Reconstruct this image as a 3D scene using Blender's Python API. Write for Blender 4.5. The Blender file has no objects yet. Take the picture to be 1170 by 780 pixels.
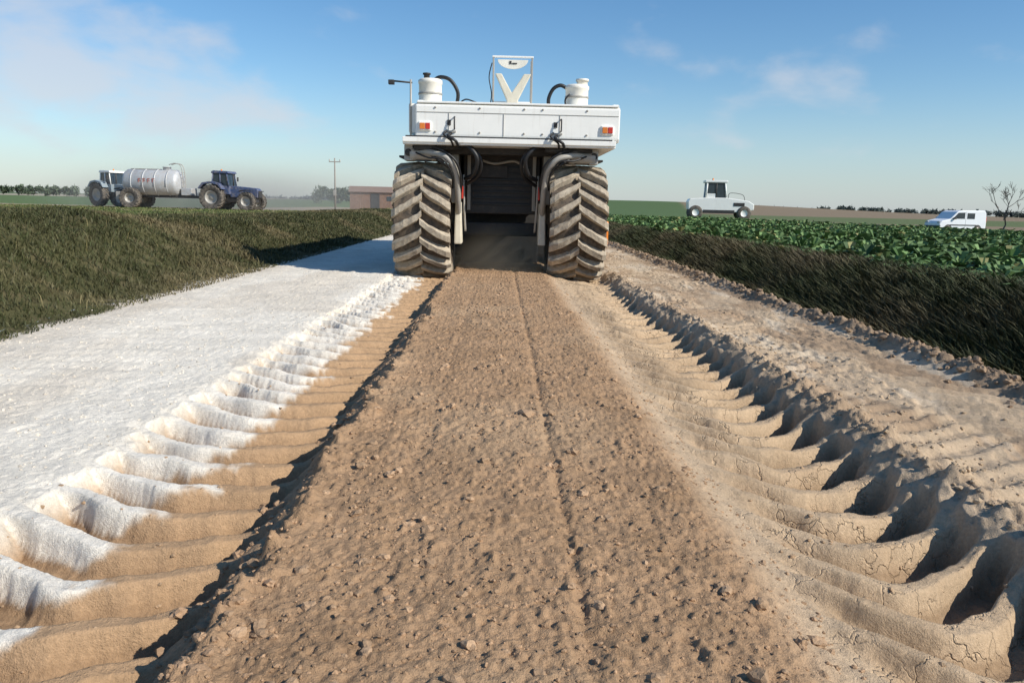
import bpy, bmesh, math, random
import numpy as np
from mathutils import Vector, Matrix
random.seed(4); rng=np.random.default_rng(7)
scene=bpy.context.scene
col=scene.collection
scene.view_settings.view_transform='Standard'
scene.view_settings.look='None'
scene.view_settings.exposure=0

# ------------------------------------------------------------ noise
def vnoise(x,y,seed=0):
    t=np.random.default_rng(seed).random((256,256))*2-1
    xi=np.floor(x).astype(np.int64); yi=np.floor(y).astype(np.int64)
    fx=x-xi; fy=y-yi
    fx=fx*fx*(3-2*fx); fy=fy*fy*(3-2*fy)
    a=t[xi&255,yi&255]; b=t[(xi+1)&255,yi&255]; c=t[xi&255,(yi+1)&255]; d=t[(xi+1)&255,(yi+1)&255]
    return (a*(1-fx)+b*fx)*(1-fy)+(c*(1-fx)+d*fx)*fy
def fbm(x,y,seed=0,o=3):
    s=0;a=1.0;tot=0
    for i in range(o):
        s=s+a*vnoise(x*(2.03**i)+17*i,y*(2.03**i)+9*i,seed+i); tot+=a; a*=0.5
    return s/tot
def S(t):
    t=np.clip(t,0,1); return t*t*(3-2*t)
def lerp(a,b,m): return a*(1-m)+b*m
def lerpc(a,b,m): return a*(1-m[...,None])+np.asarray(b)*m[...,None]

PITCH=0.240
def phase(u,y,side):
    uc=np.clip(u,-0.2,1.3)
    s=0.52*np.sqrt((uc-0.50)**2+0.014)
    return (y-s)/PITCH+ (0.37 if side>0 else 0.0)+0.16*vnoise(y*1.9,u*2+side*5,91)+0.08*vnoise(y*8,u*6+side*5,92)

def terrain(x,y):
    x=np.asarray(x,float); y=np.asarray(y,float)
    n_lo=fbm(x*1.3,y*0.9,1,3)
    n_m=fbm(x*9,y*9,11,3)
    n_f=fbm(x*38,y*38,21,3)
    n_v=vnoise(x*105,y*105,98)
    nedge=vnoise(y*2.3,0*y+3,31)*0.6+vnoise(y*9,0*y+7,32)*0.4
    # ---- road base
    z=0.01+0.012*n_lo+0.004*n_m+0.0045*n_f
    c=np.ones(x.shape+(3,))*np.array([0.86,0.78,0.65])     # lime
    mott=S((fbm(x*2.2,y*0.8,41,3)+0.20)*1.6)
    c=lerpc(c,[0.70,0.60,0.47],mott*0.55)
    c=lerpc(c,[0.56,0.45,0.33],S((-2.75-x+0.2*n_lo)/0.8)*0.40)
    z=z+0.007*np.sin(y*30+3*np.abs(x+2.5)+2*n_lo)*S((x+2.95)*4)*S((-1.9-x)*4)*S(0.5+n_lo*1.5)
    z=z+0.008*np.abs(fbm(x*14,y*14,44,3))
    c=lerpc(c,[0.45,0.295,0.175],S((x+1.0)/0.1))
    # ---- right lane
    rl=S((x-0.5)/0.2)
    cr=np.ones_like(c)*np.array([0.54,0.405,0.27])
    fr=S((x-1.5)/0.3)
    cr=lerpc(cr,[0.38,0.265,0.17],fr*S((fbm(x*3.5,y*1.6,51,4)+0.10)*2.6)*0.85)
    cr=lerpc(cr,[0.66,0.555,0.42],fr*S((fbm(x*5,y*1.2,55,3)-0.15)*3)*0.6)
    c=c*(1-rl[...,None])+cr*rl[...,None]
    chev=np.sin((y+0.6*np.abs(x-2.25)+0.05*n_lo)*2*np.pi/0.17)
    rr=S((x-1.5)/0.3)*S((3.1-x)/0.3)
    z=z+rr*(0.016*fbm(x*7,y*5,61,3)+0.016*np.clip(chev,-0.5,1)*S((fbm(x*2,y*2,66,2)+0.4)*2)+0.034*np.abs(fbm(x*15,y*15,64,3))*S((fbm(x*2.5,y*.7,67,2)+0.3)*2))
    # edge berm right
    b=np.exp(-((x-2.93-0.04*nedge)/0.10)**2)
    z=z+b*(0.075+0.05*fbm(x*10,y*10,71,3)+0.03*n_f)*S((60-y)/20)
    c=lerpc(c,[0.30,0.215,0.145],b*0.8)
    # ---- ruts
    act=S((12.3-y)/0.8)
    brk=fbm(x*17,y*17,86,3)
    for side in (-1,1):
        u=(side*x-0.74)/0.82
        p=phase(u,y,side)
        cs_=0.5+0.5*np.cos(2*np.pi*p+0.7*np.sin(2*np.pi*p))
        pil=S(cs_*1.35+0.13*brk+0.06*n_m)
        if side>0:
            uo=1.13+0.06*nedge-0.08*(1-pil)+0.05*brk
            win=S((u+0.06)/0.34)*S((uo-u)/(0.12+0.16*pil))*act
            bm=np.exp(-((u-1.17-0.05*nedge)/0.085)**2)*act
            z=z+bm*(0.036+0.045*fbm(x*12,y*12,72,3)+0.018*n_f)
            c=lerpc(c,[0.40,0.285,0.185],bm*0.6)
            wear=0.85+0.30*fbm(x*2.1,y*2.1,88,2)
            amp=lerp(0.035,0.115,S(u*1.45))*wear ; base=lerp(-0.03,-0.178,S(u*1.25))
            cc=np.ones_like(c)*np.array([0.55,0.40,0.255])
            cc=lerpc(cc,[0.43,0.30,0.185],S((fbm(x*4,y*4,81,3)+0.1)*2)*0.5)
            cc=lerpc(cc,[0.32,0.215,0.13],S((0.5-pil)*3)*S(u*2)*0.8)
        else:
            uo=1.10-0.14*(1-pil)+0.04*nedge+0.04*brk
            win=S((u+0.08)/0.14)*S((uo-u)/(0.10+0.22*pil))*act
            amp=lerp(0.070,0.100,S(u*1.2)); base=lerp(-0.125,-0.110,S(u))
            cc=np.ones_like(c)*np.array([0.47,0.305,0.175])
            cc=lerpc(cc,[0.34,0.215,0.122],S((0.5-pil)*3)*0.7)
            wm=S((u-0.44+0.14*fbm(x*6,y*6,83,3)+0.06*brk+0.22*(pil-0.75))/0.07)*S((pil-0.12)*5)
            cc=lerpc(cc,[0.87,0.79,0.665],wm)
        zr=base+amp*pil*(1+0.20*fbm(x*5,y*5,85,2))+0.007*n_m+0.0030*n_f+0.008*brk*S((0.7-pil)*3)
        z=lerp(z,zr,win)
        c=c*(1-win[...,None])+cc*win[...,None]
    # ---- centre strip
    xl=-0.70+0.05*nedge; xr=0.70+0.03*nedge
    cl=fbm(x*16,y*16,95,3)
    lump=np.clip(fbm(x*26,y*26,99,2)-0.12,0,1)
    m=S((x-xl+0.03*cl)/0.10)*S((xr+0.12-x)/0.22)
    ms=m*S((17-y)/4)
    rough=0.006*n_m+0.006*np.clip(cl,-.3,1)+0.0058*n_f+0.0042*n_v+0.017*lump
    ridge=0.030*np.exp(-((x-xl-0.08)/0.06)**2)*(0.6+0.8*cl)
    zs=0.065+0.012*(1-(x/0.7)**2)+rough+ridge-0.010*np.exp(-((x-0.21-0.01*nedge)/0.020)**2)-0.005*np.exp(-((x+0.28)/0.03)**2)+0.01*n_lo
    z=lerp(z,zs,ms)
    cs=np.ones_like(c)*np.array([0.425,0.27,0.155])
    cs=lerpc(cs,[0.335,0.207,0.113],S((n_m+0.1)*1.6)*0.45)
    cs=lerpc(cs,[0.50,0.345,0.21],S((n_lo)*2)*0.5)
    c=c*(1-ms[...,None])+cs*ms[...,None]
    # ---- left bank
    ed=-3.45+0.14*nedge
    d=ed-x
    crest=lerp(0.82,0.56,S((y-5)/14))+0.05*fbm(x*0.7,y*0.5,101,2)
    lb=crest*S(d/1.9)-(crest-0.12)*S((d-3.0)/6)
    z=z*(S(1-d/0.3))+np.where(d>0,lb+0.05*n_lo*S(d)+0.03*n_m*S(d*2),0)
    gm=S(d/0.10+0.5*n_f)
    gcol=np.ones_like(c)*np.array([0.085,0.08,0.035])
    gcol=lerpc(gcol,[0.16,0.125,0.07],S((n_m+0.0)*2)*0.6)
    c=c*(1-gm[...,None])+gcol*gm[...,None]
    # ---- right bank and field
    e=x-3.06
    fld=0.40-0.16*np.clip(y,0,64)/64-0.036*np.clip(x-17,0,60)*np.clip(y/60,0,1)
    fld=fld*np.clip(1-(y-64)/300,0.2,1)
    rb=fld*S(e/0.95)-0.05*np.exp(-((e-0.12)/0.1)**2)
    z=np.where(e>0,z*S(1-e/0.2)+rb+0.03*n_m*S(e*2),z)
    gm=S(e/0.12+0.4*n_f)
    c=lerpc(c,[0.13,0.095,0.06],gm)
    # ---- distance
    far=S((y-45)/10)
    offroad=np.clip(S((np.abs(x)-3.5)/1.0),0,1)
    cell=(np.floor(x/170+0.2*np.sin(y/400))*37+np.floor(y/190+x/900)*91).astype(np.int64)
    pal=np.array([[0.12,0.17,0.08],[0.34,0.28,0.20],[0.15,0.19,0.10],[0.28,0.23,0.17],[0.12,0.16,0.09],[0.38,0.33,0.24]])  # far field colours slightly desaturated, distance haze put into the colour
    fc=pal[np.abs((cell*2654435761)>>7)%6]
    L=(x<0)
    fc=np.where((L&(y<120)&(x>-26))[...,None],np.array([0.38,0.30,0.20]),fc)
    fc=np.where((L&(y<75)&(x<=-26))[...,None],np.array([0.38,0.30,0.20]),fc)
    fc=np.where((L&(y>=75)&(y<420)&(x<-26))[...,None],np.array([0.12,0.17,0.065]),fc)
    fc=np.where(((~L)&(y<75))[...,None],np.array([0.10,0.14,0.05]),fc)
    fc=np.where(((~L)&(y>=75)&(y<480)&(x>12+0.20*y))[...,None],np.array([0.25,0.19,0.125]),fc)
    fc=np.where(((~L)&(y>=75)&(y<480)&(x>12+0.20*y)&(y>170)&(y<250))[...,None],np.array([0.13,0.16,0.07]),fc)
    fc=np.where(((~L)&(y>=75)&(y<900)&(x<=12+0.20*y))[...,None],np.array([0.10,0.15,0.06]),fc)
    k=far*offroad
    c=c*(1-k[...,None])+fc*k[...,None]
    lf=offroad*S((-x-9)/5)*(1-far)
    c=lerpc(c,[0.12,0.13,0.055],lf*0.8)
    z=z+6*np.exp(-(((x-90)/150)**2+((y-520)/150)**2))+3*np.exp(-(((x+400)/300)**2+((y-900)/300)**2))
    return z,c
def H(x,y):
    return float(terrain(np.array([[x]]),np.array([[y]]))[0][0,0])

# ------------------------------------------------------------ mesh helpers
def mesh_np(name,verts,faces,colors=None,smooth=True,mat=None,parent=None):
    me=bpy.data.meshes.new(name)
    verts=np.asarray(verts,np.float32); faces=np.asarray(faces,np.int32)
    k=faces.shape[1]; n=len(faces)
    me.vertices.add(len(verts)); me.vertices.foreach_set('co',verts.ravel())
    me.loops.add(n*k); me.loops.foreach_set('vertex_index',faces.ravel())
    me.polygons.add(n); me.polygons.foreach_set('loop_start',np.arange(0,n*k,k,dtype=np.int32))
    me.polygons.foreach_set('loop_total',np.full(n,k,np.int32))
    me.polygons.foreach_set('use_smooth',np.full(n,smooth))
    me.update(calc_edges=True)
    if colors is not None:
        a=me.color_attributes.new('Col','FLOAT_COLOR','POINT')
        cc=np.ones((len(verts),4),np.float32); cc[:,:3]=np.clip(colors,0,1)
        a.data.foreach_set('color',cc.ravel())
    ob=bpy.data.objects.new(name,me); col.objects.link(ob)
    if mat: me.materials.append(mat)
    if parent: ob.parent=parent
    return ob
def grid(xs,ys,dz=0):
    X,Y=np.meshgrid(xs,ys)
    Z,C=terrain(X,Y)
    v=np.stack([X,Y,Z+dz],-1).reshape(-1,3)
    nx=len(xs); ny=len(ys)
    i=np.arange(nx-1)[None,:]+np.arange(ny-1)[:,None]*nx
    f=np.stack([i,i+1,i+1+nx,i+nx],-1).reshape(-1,4)
    return v,f,C.reshape(-1,3)

# ------------------------------------------------------------ materials
def nt(m): m.use_nodes=True; return m.node_tree.nodes,m.node_tree.links
def soil_mat(name,bs=0.35,crack=False):
    m=bpy.data.materials.new(name); N,L=nt(m); b=N['Principled BSDF']
    b.inputs['Roughness'].default_value=0.95
    b.inputs['Specular IOR Level'].default_value=0.1
    a=N.new('ShaderNodeAttribute'); a.attribute_name='Col'
    geo=N.new('ShaderNodeNewGeometry')
    n1=N.new('ShaderNodeTexNoise'); n1.inputs['Scale'].default_value=70; n1.inputs['Detail'].default_value=6; n1.inputs['Roughness'].default_value=0.75
    n2=N.new('ShaderNodeTexNoise'); n2.inputs['Scale'].default_value=3; n2.inputs['Detail'].default_value=5
    L.new(geo.outputs['Position'],n1.inputs['Vector']); L.new(geo.outputs['Position'],n2.inputs['Vector'])
    r1=N.new('ShaderNodeMapRange'); r1.inputs[1].default_value=0.3; r1.inputs[2].default_value=0.7; r1.inputs[3].default_value=0.78; r1.inputs[4].default_value=1.18
    r2=N.new('ShaderNodeMapRange'); r2.inputs[1].default_value=0.3; r2.inputs[2].default_value=0.7; r2.inputs[3].default_value=0.90; r2.inputs[4].default_value=1.10
    L.new(n1.outputs['Fac'],r1.inputs[0]); L.new(n2.outputs['Fac'],r2.inputs[0])
    mu=N.new('ShaderNodeMath'); mu.operation='MULTIPLY'; L.new(r1.outputs[0],mu.inputs[0]); L.new(r2.outputs[0],mu.inputs[1])
    vm=N.new('ShaderNodeVectorMath'); vm.operation='SCALE'; L.new(a.outputs['Color'],vm.inputs[0]); L.new(mu.outputs[0],vm.inputs['Scale'])
    L.new(vm.outputs[0],b.inputs['Base Color'])
    n3=N.new('ShaderNodeTexNoise'); n3.inputs['Scale'].default_value=210; n3.inputs['Detail'].default_value=3
    L.new(geo.outputs['Position'],n3.inputs['Vector'])
    ad=N.new('ShaderNodeMath'); ad.operation='MULTIPLY_ADD'; L.new(n3.outputs['Fac'],ad.inputs[0]); ad.inputs[1].default_value=0.55; L.new(n1.outputs['Fac'],ad.inputs[2])
    bp=N.new('ShaderNodeBump'); bp.inputs['Strength'].default_value=bs; bp.inputs['Distance'].default_value=0.012
    last=ad.outputs[0]
    if crack:
        vo=N.new('ShaderNodeTexVoronoi'); vo.feature='DISTANCE_TO_EDGE'; vo.inputs['Scale'].default_value=9
        wn=N.new('ShaderNodeTexNoise'); wn.inputs['Scale'].default_value=9; wn.inputs['Detail'].default_value=4
        L.new(geo.outputs['Position'],wn.inputs['Vector'])
        mx=N.new('ShaderNodeMix'); mx.data_type='VECTOR'; mx.inputs[0].default_value=0.18
        L.new(geo.outputs['Position'],mx.inputs[4]); L.new(wn.outputs['Color'],mx.inputs[5]); L.new(mx.outputs[1],vo.inputs['Vector'])
        cr=N.new('ShaderNodeMapRange'); cr.inputs[1].default_value=0.0; cr.inputs[2].default_value=0.035; cr.inputs[3].default_value=1; cr.inputs[4].default_value=0
        L.new(vo.outputs['Distance'],cr.inputs[0])
        sx=N.new('ShaderNodeSeparateXYZ'); L.new(geo.outputs['Position'],sx.inputs[0])
        g1=N.new('ShaderNodeMapRange'); g1.inputs[1].default_value=0.78; g1.inputs[2].default_value=0.92
        g2=N.new('ShaderNodeMapRange'); g2.inputs[1].default_value=1.6; g2.inputs[2].default_value=1.45
        L.new(sx.outputs[0],g1.inputs[0]); L.new(sx.outputs[0],g2.inputs[0])
        n4=N.new('ShaderNodeMapRange'); n4.inputs[1].default_value=0.44; n4.inputs[2].default_value=0.54; L.new(n2.outputs['Fac'],n4.inputs[0])
        q=cr.outputs[0]
        for o in (g1,g2,n4):
            k=N.new('ShaderNodeMath'); k.operation='MULTIPLY'; L.new(q,k.inputs[0]); L.new(o.outputs[0],k.inputs[1]); q=k.outputs[0]
        sb=N.new('ShaderNodeMath'); sb.operation='MULTIPLY_ADD'; L.new(q,sb.inputs[0]); sb.inputs[1].default_value=-1.5; L.new(last,sb.inputs[2]); last=sb.outputs[0]
    L.new(last,bp.inputs['Height']); L.new(bp.outputs[0],b.inputs['Normal'])
    return m
def leaf_mat(name):
    m=bpy.data.materials.new(name); N,L=nt(m); b=N['Principled BSDF']
    a=N.new('ShaderNodeAttribute'); a.attribute_name='Col'
    n=N.new('ShaderNodeTexNoise'); n.inputs['Scale'].default_value=1.2
    geo=N.new('ShaderNodeNewGeometry'); L.new(geo.outputs['Position'],n.inputs['Vector'])
    r=N.new('ShaderNodeMapRange'); r.inputs[3].default_value=0.7; r.inputs[4].default_value=1.3; L.new(n.outputs['Fac'],r.inputs[0])
    vm=N.new('ShaderNodeVectorMath'); vm.operation='SCALE'; L.new(a.outputs['Color'],vm.inputs[0]); L.new(r.outputs[0],vm.inputs['Scale'])
    L.new(vm.outputs[0],b.inputs['Base Color']); b.inputs['Roughness'].default_value=0.65
    b.inputs['Specular IOR Level'].default_value=0.25
    return m
def mat(name,c,rough=0.5,metal=0,dust=0.0,dustc=(0.42,0.34,0.25),scale=3.0,var=0.12,bump=0.0,streak=0.0):
    m=bpy.data.materials.new(name); N,L=nt(m); b=N['Principled BSDF']
    tc=N.new('ShaderNodeTexCoord')
    n=N.new('ShaderNodeTexNoise'); n.inputs['Scale'].default_value=scale; n.inputs['Detail'].default_value=7; n.inputs['Roughness'].default_value=0.65
    L.new(tc.outputs['Object'],n.inputs['Vector'])
    r=N.new('ShaderNodeMapRange'); r.inputs[1].default_value=0.3; r.inputs[2].default_value=0.7; r.inputs[3].default_value=1-var; r.inputs[4].default_value=1+var
    L.new(n.outputs['Fac'],r.inputs[0])
    vm=N.new('ShaderNodeVectorMath'); vm.operation='SCALE'; vm.inputs[0].default_value=c[:3]; L.new(r.outputs[0],vm.inputs['Scale'])
    n2=N.new('ShaderNodeTexNoise'); n2.inputs['Scale'].default_value=scale*2.3; n2.inputs['Detail'].default_value=8; n2.inputs['Roughness'].default_value=0.75
    L.new(tc.outputs['Object'],n2.inputs['Vector'])
    r2=N.new('ShaderNodeMapRange'); r2.inputs[1].default_value=0.62-0.35*dust; r2.inputs[2].default_value=0.85-0.3*dust; r2.inputs[3].default_value=0; r2.inputs[4].default_value=min(1,dust*1.3)
    L.new(n2.outputs['Fac'],r2.inputs[0])
    mx=N.new('ShaderNodeMix'); mx.data_type='RGBA'; L.new(r2.outputs[0],mx.inputs[0]); L.new(vm.outputs[0],mx.inputs[6]); mx.inputs[7].default_value=(*dustc,1)
    out=mx.outputs[2]
    if streak:
        mp=N.new('ShaderNodeMapping'); mp.inputs['Scale'].default_value=(14,14,1.3); L.new(tc.outputs['Object'],mp.inputs['Vector'])
        n5=N.new('ShaderNodeTexNoise'); n5.inputs['Scale'].default_value=1.5; n5.inputs['Detail'].default_value=5; L.new(mp.outputs[0],n5.inputs['Vector'])
        r5=N.new('ShaderNodeMapRange'); r5.inputs[1].default_value=0.57; r5.inputs[2].default_value=0.80; r5.inputs[4].default_value=streak; L.new(n5.outputs['Fac'],r5.inputs[0])
        m5=N.new('ShaderNodeMix'); m5.data_type='RGBA'; L.new(r5.outputs[0],m5.inputs[0]); L.new(out,m5.inputs[6]); m5.inputs[7].default_value=(0.42,0.34,0.25,1); out=m5.outputs[2]
    L.new(out,b.inputs['Base Color'])
    b.inputs['Metallic'].default_value=metal; b.inputs['Roughness'].default_value=rough
    if bump:
        bp=N.new('ShaderNodeBump'); bp.inputs['Strength'].default_value=bump; bp.inputs['Distance'].default_value=0.02
        L.new(n2.outputs['Fac'],bp.inputs['Height']); L.new(bp.outputs[0],b.inputs['Normal'])
    return m
M_road=soil_mat('soil_and_lime',0.7,True); M_gr=soil_mat('field_soil',0.5)
M_grass=leaf_mat('grass_blades'); M_crop=leaf_mat('crop_leaves'); M_tree=leaf_mat('tree_leaves')
white=mat('dusty_white_paint',(0.93,0.91,0.84),0.35,dust=0.08,dustc=(0.65,0.57,0.45),scale=2.2,var=0.03,streak=0.22)
cream=mat('cream_paint',(0.74,0.67,0.52),0.5,dust=0.3,scale=3,streak=0.3)
cream2=mat('cylinder_cream',(0.86,0.81,0.69),0.45,dust=0.12,scale=3,streak=0.2)
dark=mat('dark_grey_steel',(0.035,0.033,0.032),0.6,dust=0.35,dustc=(0.14,0.11,0.08))
black=mat('black_rubber_hose',(0.015,0.015,0.016),0.5,dust=0.2,dustc=(0.12,0.1,0.08))
grey=mat('grey_steel',(0.40,0.38,0.34),0.5,0.1,dust=0.5,dustc=(0.47,0.40,0.30))
rub=mat('dusty_tyre_rubber',(0.045,0.04,0.035),0.9,dust=0.75,dustc=(0.19,0.14,0.095),scale=5,bump=0.5)
lug=mat('tyre_lug_dust',(0.50,0.42,0.31),0.95,dust=0.6,dustc=(0.23,0.175,0.125),scale=6,bump=0.7,var=0.2)
orange=mat('orange_lens',(0.75,0.22,0.03),0.3)
red=mat('red_lens',(0.6,0.04,0.02),0.3)
glass=mat('dark_glass',(0.03,0.045,0.055),0.08)
blue=mat('blue_paint',(0.045,0.08,0.18),0.5,dust=0.5)
silver=mat('galvanised_steel',(0.50,0.51,0.51),0.5,0.15,dust=0.5,scale=2)
rub2=mat('far_tyre_rubber',(0.06,0.055,0.05),0.85,dust=0.6,dustc=(0.28,0.23,0.17))
wood=mat('weathered_wood',(0.22,0.12,0.075),0.85,dust=0.3,scale=5,var=0.3)
wood2=mat('pole_wood',(0.30,0.26,0.22),0.85,scale=5)
roofm=mat('rusty_sheet_roof',(0.24,0.16,0.12),0.8,dust=0.3)
vanw=mat('van_white_paint',(0.82,0.83,0.84),0.3,var=0.03)
bark=mat('bark',(0.16,0.12,0.09),0.9,scale=8)

# ------------------------------------------------------------ part helpers
def empty(name,loc,rz=0,sc=1):
    o=bpy.data.objects.new(name,None); o.location=loc; o.rotation_euler=(0,0,rz); o.scale=(sc,)*3; o.empty_display_size=0.3
    col.objects.link(o); return o
def frombm(bm,name,m,parent,smooth=False):
    me=bpy.data.meshes.new(name); bm.normal_update(); bm.to_mesh(me); bm.free()
    if smooth:
        me.polygons.foreach_set('use_smooth',[True]*len(me.polygons))
    me.materials.append(m); o=bpy.data.objects.new(name,me); col.objects.link(o); o.parent=parent; return o
def box(p,name,x0,x1,y0,y1,z0,z1,m,bev=0.012,taper=None):
    bm=bmesh.new(); bmesh.ops.create_cube(bm,size=1)
    for v in bm.verts:
        v.co=Vector(((x0+x1)/2+v.co.x*(x1-x0),(y0+y1)/2+v.co.y*(y1-y0),(z0+z1)/2+v.co.z*(z1-z0)))
        if taper and v.co.z>(z0+z1)/2:
            v.co.x=(x0+x1)/2+(v.co.x-(x0+x1)/2)*taper[0]; v.co.y=(y0+y1)/2+(v.co.y-(y0+y1)/2)*taper[1]
    if bev: bmesh.ops.bevel(bm,geom=bm.edges[:],offset=bev,segments=2,affect='EDGES',profile=0.6)
    return frombm(bm,name,m,p)
def prism(p,name,pts,axis,a0,a1,m,bev=0.02):
    bm=bmesh.new(); A=[];B=[]
    for q in pts:
        if axis=='x': A.append(bm.verts.new((a0,q[0],q[1]))); B.append(bm.verts.new((a1,q[0],q[1])))
        elif axis=='y': A.append(bm.verts.new((q[0],a0,q[1]))); B.append(bm.verts.new((q[0],a1,q[1])))
        else: A.append(bm.verts.new((q[0],q[1],a0))); B.append(bm.verts.new((q[0],q[1],a1)))
    n=len(pts); bm.faces.new(A); bm.faces.new(B[::-1])
    for i in range(n): bm.faces.new((A[i],B[i],B[(i+1)%n],A[(i+1)%n]))
    bmesh.ops.recalc_face_normals(bm,faces=bm.faces[:])
    if bev: bmesh.ops.bevel(bm,geom=bm.edges[:],offset=bev,segments=2,affect='EDGES',profile=0.6)
    return frombm(bm,name,m,p)
def tube(p,name,pts,r,m,seg=12,interp=True,r2=None):
    P=[Vector(q) for q in pts]
    if interp and len(P)>2:
        Q=[]
        for i in range(len(P)-1):
            a=P[max(i-1,0)];b=P[i];c=P[i+1];d=P[min(i+2,len(P)-1)]
            for k in range(6):
                t=k/6; Q.append(0.5*((2*b)+(c-a)*t+(2*a-5*b+4*c-d)*t*t+(3*b-a-3*c+d)*t**3))
        Q.append(P[-1]); P=Q
    bm=bmesh.new(); rings=[]; n=len(P)
    up=None
    for i,q in enumerate(P):
        t=(P[min(i+1,n-1)]-P[max(i-1,0)]).normalized()
        if up is None:
            up=t.orthogonal().normalized()
        up=(up-t*up.dot(t)).normalized(); sd=t.cross(up)
        rr=r if r2 is None else r+(r2-r)*i/(n-1)
        rings.append([bm.verts.new(q+rr*(math.cos(2*math.pi*k/seg)*up+math.sin(2*math.pi*k/seg)*sd)) for k in range(seg)])
    for i in range(n-1):
        for k in range(seg):
            f=bm.faces.new((rings[i][k],rings[i][(k+1)%seg],rings[i+1][(k+1)%seg],rings[i+1][k])); f.smooth=True
    bm.faces.new(rings[0][::-1]); bm.faces.new(rings[-1])
    bmesh.ops.recalc_face_normals(bm,faces=bm.faces[:])
    return frombm(bm,name,m,p)
def lathe(p,name,prof,c,axis,m,seg=40):
    bm=bmesh.new(); rings=[]
    for r,h in prof:
        ring=[]
        for k in range(seg):
            a=2*math.pi*k/seg; u=max(r,0.0005)*math.cos(a); v=max(r,0.0005)*math.sin(a)
            co={'x':(h,u,v),'y':(u,h,v),'z':(u,v,h)}[axis]
            ring.append(bm.verts.new(Vector(co)+Vector(c)))
        rings.append(ring)
    for i in range(len(rings)-1):
        for k in range(seg):
            f=bm.faces.new((rings[i][k],rings[i][(k+1)%seg],rings[i+1][(k+1)%seg],rings[i+1][k])); f.smooth=True
    bmesh.ops.recalc_face_normals(bm,faces=bm.faces[:])
    return frombm(bm,name,m,p)
def wheel(p,name,c,R,W,nl,rimR,mt,ml,mr,lugh=0.05,direction=1,lw=0.5):
    hw=W/2
    def rad(x):
        t=min(abs(x)/hw,1); return R-lugh-0.06*R*t**3
    prof=[(rimR,-hw*0.72),(rimR+0.02*R,-hw*0.85),((rimR+R)/2,-hw*0.99),(R*0.86,-hw*0.985)]
    for i in range(9):
        x=-hw*0.93+i*(2*hw*0.93)/8; prof.append((rad(x),x))
    prof+= [(R*0.86,hw*0.985),((rimR+R)/2,hw*0.99),(rimR+0.02*R,hw*0.85),(rimR,hw*0.72)]
    lathe(p,name+'_tyre',prof,c,'x',mt,48)
    rp=[(0.0,0.35*hw),(rimR*0.3,0.35*hw),(rimR*0.34,0.22*hw),(rimR*0.8,0.25*hw),(rimR*0.9,0.7*hw),(rimR,0.8*hw),(rimR,0.3*hw)]
    lathe(p,name+'_rim_a',[(r,h) for r,h in rp],c,'x',mr,28)
    lathe(p,name+'_rim_b',[(r,-h) for r,h in rp],c,'x',mr,28)
    bm=bmesh.new(); w=2*math.pi/nl*lw*0.5
    for s in (-1,1):
        for i in range(nl):
            a0=2*math.pi*(i+(0.5 if s>0 else 0))/nl+random.gauss(0,0.006)
            ns=8; rows=[]
            for k in range(ns+1):
                t=k/ns
                if t<=0.82:
                    x=s*(-0.03*hw+ (1.0*hw)*t/0.82); r0=rad(x)-0.02; r1=R-0.045*R*(abs(x)/hw)**3
                else:
                    x=s*hw*1.0; q=(t-0.82)/0.18; r0=rad(x)-0.02-0.10*R*q; r1=R*0.955-0.10*R*q
                r1+=random.gauss(0,0.0035)*R
                a=a0+direction*(0.36*(t**0.85))+random.gauss(0,0.006)
                ww=w*(0.85+0.35*t)*random.uniform(0.9,1.08)
                xx=x; xo=x if t<=0.82 else s*(hw*1.0+0.012)
                rows.append([(xx,a-ww*1.15,r0),(xo,a-ww*0.85,r1-0.012*R),(xo,a-ww*0.65,r1),(xo,a+ww*0.65,r1),(xo,a+ww*0.85,r1-0.012*R),(xx,a+ww*1.15,r0)])
            vs=[[bm.verts.new((c[0]+x,c[1]+math.cos(a)*r,c[2]+math.sin(a)*r)) for x,a,r in row] for row in rows]
            for k in range(ns):
                for j in range(5): bm.faces.new((vs[k][j],vs[k][j+1],vs[k+1][j+1],vs[k+1][j]))
            bm.faces.new(vs[0]); bm.faces.new(vs[-1])
    bmesh.ops.recalc_face_normals(bm,faces=bm.faces[:])
    frombm(bm,name+'_lugs',ml,p)

# ------------------------------------------------------------ ground
def geo(a,b,k,mn):
    out=[a]
    while out[-1]<b: out.append(out[-1]+max(mn,abs(out[-1])*k))
    out[-1]=b; return out
ys=list(np.arange(-6,1.0,0.10))+geo(1.0,40,0.0038,0.0050)
xs=np.concatenate([np.linspace(-3.6,-1.7,230)[:-1],np.linspace(-1.7,1.8,680)[:-1],np.linspace(1.8,3.15,180)])
v,f,c=grid(xs,np.array(ys))
mesh_np('dirt_road',v,f,c,mat=M_road)
ys2=list(np.arange(-30,1.0,1.0))+geo(1.0,40,0.02,0.05)
outer=np.array(geo(3.15,3500,0.035,0.05)); outerL=-np.array(geo(3.6,3500,0.035,0.05))[::-1]
parts=[grid(outerL,np.array(ys2)),grid(outer,np.array(ys2))]
xf=np.concatenate([outerL[:-1],np.linspace(-3.6,3.15,30),outer[1:]])
parts.append(grid(xf,np.array(geo(39.8,5000,0.014,0.3)),-0.01))
parts.append(grid(np.linspace(-3.6,3.15,20),np.linspace(-30,-5.95,20),-0.01))
V=[];F=[];C=[];o=0
for a,b_,c_ in parts:
    V.append(a);F.append(b_+o);C.append(c_);o+=len(a)
mesh_np('ground',np.concatenate(V),np.concatenate(F),np.concatenate(C),mat=M_gr)

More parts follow.
